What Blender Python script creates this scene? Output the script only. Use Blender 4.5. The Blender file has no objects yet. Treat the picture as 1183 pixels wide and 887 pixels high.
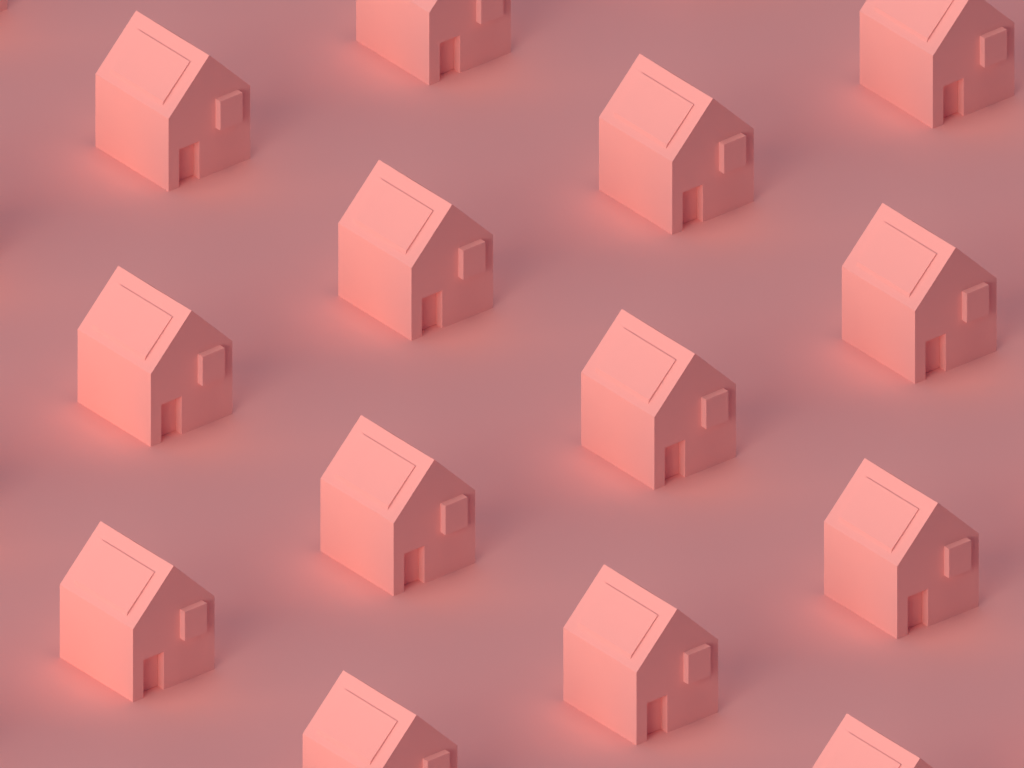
import bpy, bmesh, math
from mathutils import Vector, Matrix

scene = bpy.context.scene
col = scene.collection
PX = 0.04                                   # metres per pixel of the photograph

# ------------------------------------------------------------------ materials
def matte(name, rgb, rough=0.75, spec=0.1, vary=0.004, scale=1.2, grain=0.004):
    m = bpy.data.materials.new(name)
    m.use_nodes = True
    nt = m.node_tree
    bsdf = nt.nodes['Principled BSDF']
    bsdf.inputs['Roughness'].default_value = rough
    bsdf.inputs['Specular IOR Level'].default_value = spec
    tc = nt.nodes.new('ShaderNodeTexCoord')
    nz = nt.nodes.new('ShaderNodeTexNoise')
    nz.inputs['Scale'].default_value = scale
    nz.inputs['Detail'].default_value = 4.0
    ramp = nt.nodes.new('ShaderNodeValToRGB')
    ramp.color_ramp.elements[0].position = 0.3
    ramp.color_ramp.elements[1].position = 0.7
    ramp.color_ramp.elements[0].color = tuple(c * (1 - vary) for c in rgb) + (1,)
    ramp.color_ramp.elements[1].color = tuple(min(1, c * (1 + vary)) for c in rgb) + (1,)
    nt.links.new(tc.outputs['Object'], nz.inputs['Vector'])
    nt.links.new(nz.outputs['Fac'], ramp.inputs['Fac'])
    nt.links.new(ramp.outputs['Color'], bsdf.inputs['Base Color'])
    fine = nt.nodes.new('ShaderNodeTexNoise')
    fine.inputs['Scale'].default_value = 40.0
    bump = nt.nodes.new('ShaderNodeBump')
    bump.inputs['Strength'].default_value = grain
    bump.inputs['Distance'].default_value = 0.02
    nt.links.new(tc.outputs['Object'], fine.inputs['Vector'])
    nt.links.new(fine.outputs['Fac'], bump.inputs['Height'])
    nt.links.new(bump.outputs['Normal'], bsdf.inputs['Normal'])
    return m

CORAL = (0.97, 0.58, 0.54)
M_WALL = matte('coral_wall_matte', CORAL)
M_ROOF = matte('coral_roof_matte', CORAL)
M_DOOR = matte('coral_door_matte', CORAL)
M_WINDOW = matte('coral_window_matte', CORAL)
M_PANEL = matte('coral_roof_panel_matte', CORAL)
M_GROUND = matte('coral_ground_matte', CORAL, scale=0.2, vary=0.004, grain=0.003)

# ------------------------------------------------------------------ mesh helpers
def link_mesh(name, bm, mat, parent=None, bevel=None):
    bmesh.ops.recalc_face_normals(bm, faces=bm.faces)
    me = bpy.data.meshes.new(name)
    bm.to_mesh(me); bm.free()
    me.materials.append(mat)
    o = bpy.data.objects.new(name, me)
    col.objects.link(o)
    if parent: o.parent = parent
    return o

def hexa(bm, p):
    """eight corners: bottom loop 0-3, top loop 4-7"""
    v = [bm.verts.new(q) for q in p]
    for f in ((0,1,2,3),(4,5,6,7),(0,1,5,4),(1,2,6,5),(2,3,7,6),(3,0,4,7)):
        bm.faces.new([v[i] for i in f])
    return v

def bevel_edges(bm, pick, off, seg=2):
    es = [e for e in bm.edges if pick(e.verts[0].co, e.verts[1].co)]
    if es:
        bmesh.ops.bevel(bm, geom=es, offset=off, offset_type='OFFSET', segments=seg,
                        profile=0.5, affect='EDGES')

# ------------------------------------------------------------------ one house
W, L = 121.6 * PX, 133.9 * PX               # gable width (x), length (y)
H, R = 97.0 * PX, 63.0 * PX                 # eaves height, rise to the ridge
T = 0.16                                    # roof slab, measured vertically
D0, D1, DH, DD = 15.6 * PX, 46.0 * PX, 50.6 * PX, 12.6 * PX    # door recess
WX0, WX1, WZ0, WZ1, WD = 70.0 * PX, 103.2 * PX, 59.5 * PX, 98.6 * PX, 9.0 * PX   # window box

def make_house():
    root = bpy.data.objects.new('house', None)
    col.objects.link(root)
    root.empty_display_size = 0.5
    x0, x1, y0, y1 = -W/2, W/2, -L/2, L/2
    hz, rz = H - T, H + R - T
    # walls: gables and long sides, with the doorway cut into the front gable
    bm = bmesh.new()
    def V(x, y, z): return bm.verts.new((x, y, z))
    a, b = x0 + D0, x0 + D1
    fr = [V(x0,y0,0), V(a,y0,0), V(a,y0,DH), V(b,y0,DH), V(b,y0,0), V(x1,y0,0),
          V(x1,y0,hz), V(0,y0,rz), V(x0,y0,hz)]
    bk = [V(x0,y1,0), V(x1,y1,0), V(x1,y1,hz), V(0,y1,rz), V(x0,y1,hz)]
    yi = y0 + DD
    rc = [V(a,yi,0), V(a,yi,DH), V(b,yi,DH), V(b,yi,0)]
    bm.faces.new(fr)
    bm.faces.new(bk)
    bm.faces.new((fr[0], fr[8], bk[4], bk[0]))
    bm.faces.new((fr[5], fr[6], bk[2], bk[1]))
    bm.faces.new((fr[8], fr[7], bk[3], bk[4]))
    bm.faces.new((fr[7], fr[6], bk[2], bk[3]))
    bm.faces.new((fr[1], fr[2], rc[1], rc[0]))
    bm.faces.new((fr[2], fr[3], rc[2], rc[1]))
    bm.faces.new((fr[3], fr[4], rc[3], rc[2]))
    bm.faces.new(rc)
    link_mesh('wall', bm, M_WALL, root)
    # roof: a chevron slab cut flush with walls and gables
    g = 0.002
    bm = bmesh.new()
    sec = [(x0, hz+g), (0, rz+g), (x1, hz+g), (x1, H), (0, H+R), (x0, H)]
    f = [bm.verts.new((x, y0, z)) for x, z in sec]
    k = [bm.verts.new((x, y1, z)) for x, z in sec]
    bm.faces.new((f[0], f[1], f[4], f[5])); bm.faces.new((f[1], f[2], f[3], f[4]))
    bm.faces.new((k[0], k[1], k[4], k[5])); bm.faces.new((k[1], k[2], k[3], k[4]))
    for i in range(6):
        j = (i + 1) % 6
        bm.faces.new((f[i], f[j], k[j], k[i]))
    bevel_edges(bm, lambda p, q: abs(p.x) < 1e-4 and abs(q.x) < 1e-4 and p.z > H+R-.01 and q.z > H+R-.01, 0.02)
    roof = link_mesh('roof', bm, M_ROOF, root)
    # the flat raised panel on the left slope (a sub-part of the roof)
    sl = Vector((-W/2, 0, -R)); n = Vector((-R, 0, W/2)).normalized()
    rid = Vector((0, y0, H + R)); yl = Vector((0, L, 0))
    def P(s, t, h): return rid + yl*s + sl*t + n*h
    bm = bmesh.new()
    s0, s1, t0, t1, hh = 0.142, 0.862, 0.215, 0.90, 0.11
    cu, cd, hu = -0.008, 0.06, 0.068        # a slight wedge; its downhill edge runs out as a ramp
    hexa(bm, [P(s0,t0,-.01), P(s1,t0,-.01), P(s1,t1,-.01), P(s0,t1,-.01),
              P(s0,t0+cu,hu), P(s1,t0+cu,hu), P(s1,t1-cd,hh), P(s0,t1-cd,hh)])
    link_mesh('roof_panel', bm, M_PANEL, roof)
    # door leaf at the back of the recess
    bm = bmesh.new()
    e = 0.004
    hexa(bm, [(a+e,yi-.05,.01),(b-e,yi-.05,.01),(b-e,yi-.003,.01),(a+e,yi-.003,.01),
              (a+e,yi-.05,DH-e),(b-e,yi-.05,DH-e),(b-e,yi-.003,DH-e),(a+e,yi-.003,DH-e)])
    bmesh.ops.bevel(bm, geom=list(bm.edges), offset=0.006, segments=1, affect='EDGES')
    link_mesh('door', bm, M_DOOR, root)
    # box window standing out from the gable
    bm = bmesh.new()
    p, q = x0 + WX0, x0 + WX1
    hexa(bm, [(p,y0-WD,WZ0),(q,y0-WD,WZ0),(q,y0+.02,WZ0),(p,y0+.02,WZ0),
              (p,y0-WD,WZ1),(q,y0-WD,WZ1),(q,y0+.02,WZ1),(p,y0+.02,WZ1)])
    bmesh.ops.bevel(bm, geom=list(bm.edges), offset=0.012, segments=2, affect='EDGES')
    link_mesh('window', bm, M_WINDOW, root)
    return root

def copy_tree(o, parent=None):
    c = o.copy(); col.objects.link(c)
    if parent:
        c.parent = parent
        c.matrix_parent_inverse = o.matrix_parent_inverse.copy()
    for ch in list(o.children): copy_tree(ch, c)
    return c

# ------------------------------------------------------------------ the estate
SX, SY = 388.3 * PX, 444.5 * PX             # grid pitch across and along the ridges
GROUP = 'identical coral houses standing in a grid'
# house (i, j): i steps across, j steps along the ridges from the house at the middle of the photo
LABELS = {
    (0, 0):   'middle one of the three coral houses in the third column from the left',
    (1, 1):   'top one of the three coral houses in the third column from the left',
    (-1, -1): 'bottom one of the three coral houses in the third column from the left',
    (0, 1):   'coral house in the second column from the left, upper of its two uncropped houses',
    (-1, 0):  'coral house in the second column from the left, lower of its two uncropped houses',
    (1, 2):   'coral house in the second column from the left, its roof cropped by the top edge',
    (-2, -1): 'coral house in the second column from the left, its base cropped by the bottom edge',
    (0, 2):   'top one of the three uncropped coral houses in the leftmost column',
    (-1, 1):  'middle one of the three uncropped coral houses in the leftmost column',
    (-2, 0):  'bottom one of the three uncropped coral houses in the leftmost column',
    (0, -1):  'coral house in the rightmost column, lower of its two uncropped houses',
    (1, 0):   'coral house in the rightmost column, upper of its two uncropped houses',
    (2, 1):   'coral house in the rightmost column, its ridge cropped by the top edge',
    (-1, -2): 'coral house in the rightmost column, mostly cut off by the bottom edge',
    (0, 3):   'coral house cut off by the top left corner, only a gable sliver showing',
}
# neighbours just outside the frame whose soft shadows and glow reach into it
OUT = 'coral house standing just outside the frame'
for i in range(-7, 8):
    for j in range(-7, 8):
        px, py = 756 - 281 * j + 301 * i, 566 - 172 * j - 122 * i
        if (i, j) not in LABELS and -700 < px < 1700 and -350 < py < 1350:
            LABELS[(i, j)] = OUT

proto = make_house()
first = True
for (i, j), label in LABELS.items():
    o = proto if first else copy_tree(proto)
    first = False
    o.location = (i * SX + W/2, j * SY + L/2, 0)
    o['label'] = label; o['category'] = 'house'; o['group'] = GROUP

# ------------------------------------------------------------------ ground
bm = bmesh.new()
bmesh.ops.create_grid(bm, x_segments=8, y_segments=8, size=400)
g = link_mesh('ground', bm, M_GROUND)
g['kind'] = 'structure'

# ------------------------------------------------------------------ camera (parallel projection)
AZ = math.radians(39.14)
r = Vector((math.cos(AZ), -math.sin(AZ), 0))
h = Vector((math.sin(AZ), math.cos(AZ), 0))
fwd = h * math.cos(math.radians(30)) + Vector((0, 0, -0.5))
OX, OY = 755.9, 566.0                       # pixel of the near corner of house (0, 0)
centre = r * ((591.5 - OX) * PX) + h * ((OY - 443.5) * PX / 0.5)
cam_d = bpy.data.cameras.new('camera')
cam = bpy.data.objects.new('camera', cam_d)
col.objects.link(cam)
cam_d.type = 'ORTHO'
cam_d.ortho_scale = 1183 * PX
cam_d.clip_end = 1000
cam.location = centre - fwd * 150
cam.rotation_euler = (math.radians(60), 0, -AZ)
scene.camera = cam

# ------------------------------------------------------------------ light
def lamp(name, azimuth, elevation, size, rgb):
    """a big soft studio lamp or added fill far off, so that all houses are lit alike; azimuth 0 faces the long
    walls seen on the left, negative turns towards the front gables; size is per metre of distance"""
    dist = 1500.0
    a, e = math.radians(azimuth), math.radians(elevation)
    d = Vector((-math.cos(a) * math.cos(e), math.sin(a) * math.cos(e), math.sin(e)))
    top = max(rgb)
    ld = bpy.data.lights.new(name, 'AREA')
    ld.shape = 'DISK'; ld.size = size * dist
    ld.energy = top * math.pi * math.pi * dist * dist
    ld.color = [c / top for c in rgb]
    o = bpy.data.objects.new(name, ld)
    col.objects.link(o)
    o.location = centre + d * dist
    o.rotation_euler = (-d).to_track_quat('-Z', 'Y').to_euler()
    return o

key = lamp('side_softbox', 8, 3, 1.2, (0.83, 0.70, 0.69))
rear_side = lamp('rear_side_softbox', 28, 6, 0.5, (0.45, 0.11, 0.02))
front = lamp('front_softbox', -25, 20, 0.5, (0.280, 0.205, 0.180))
top = lamp('top_softbox', 0, 90, 0.6, (0.335, 0.188, 0.155))
back = lamp('back_fill', 90, 25, 2.2, (0.02, 0.18, 0.29))  # added fill from behind, lightens the shaded ground beside each house
right = lamp('right_fill', 180, 45, 1.5, (0.015, 0.058, 0.058))  # added fill, lifts the shadows that fall to the right of the houses
w = bpy.data.worlds.new('World'); scene.world = w
w.use_nodes = True
bg = w.node_tree.nodes['Background']
bg.inputs['Color'].default_value = (0.0, 0.0, 1.0, 1)
bg.inputs['Strength'].default_value = 0.065

scene.view_settings.view_transform = 'Standard'
scene.view_settings.look = 'None'
scene.view_settings.gamma = 1
scene.view_settings.exposure = 0
scene.cycles.use_denoising = True
scene.cycles.max_bounces = 16
scene.cycles.diffuse_bounces = 12
scene.cycles.sample_clamp_indirect = 0
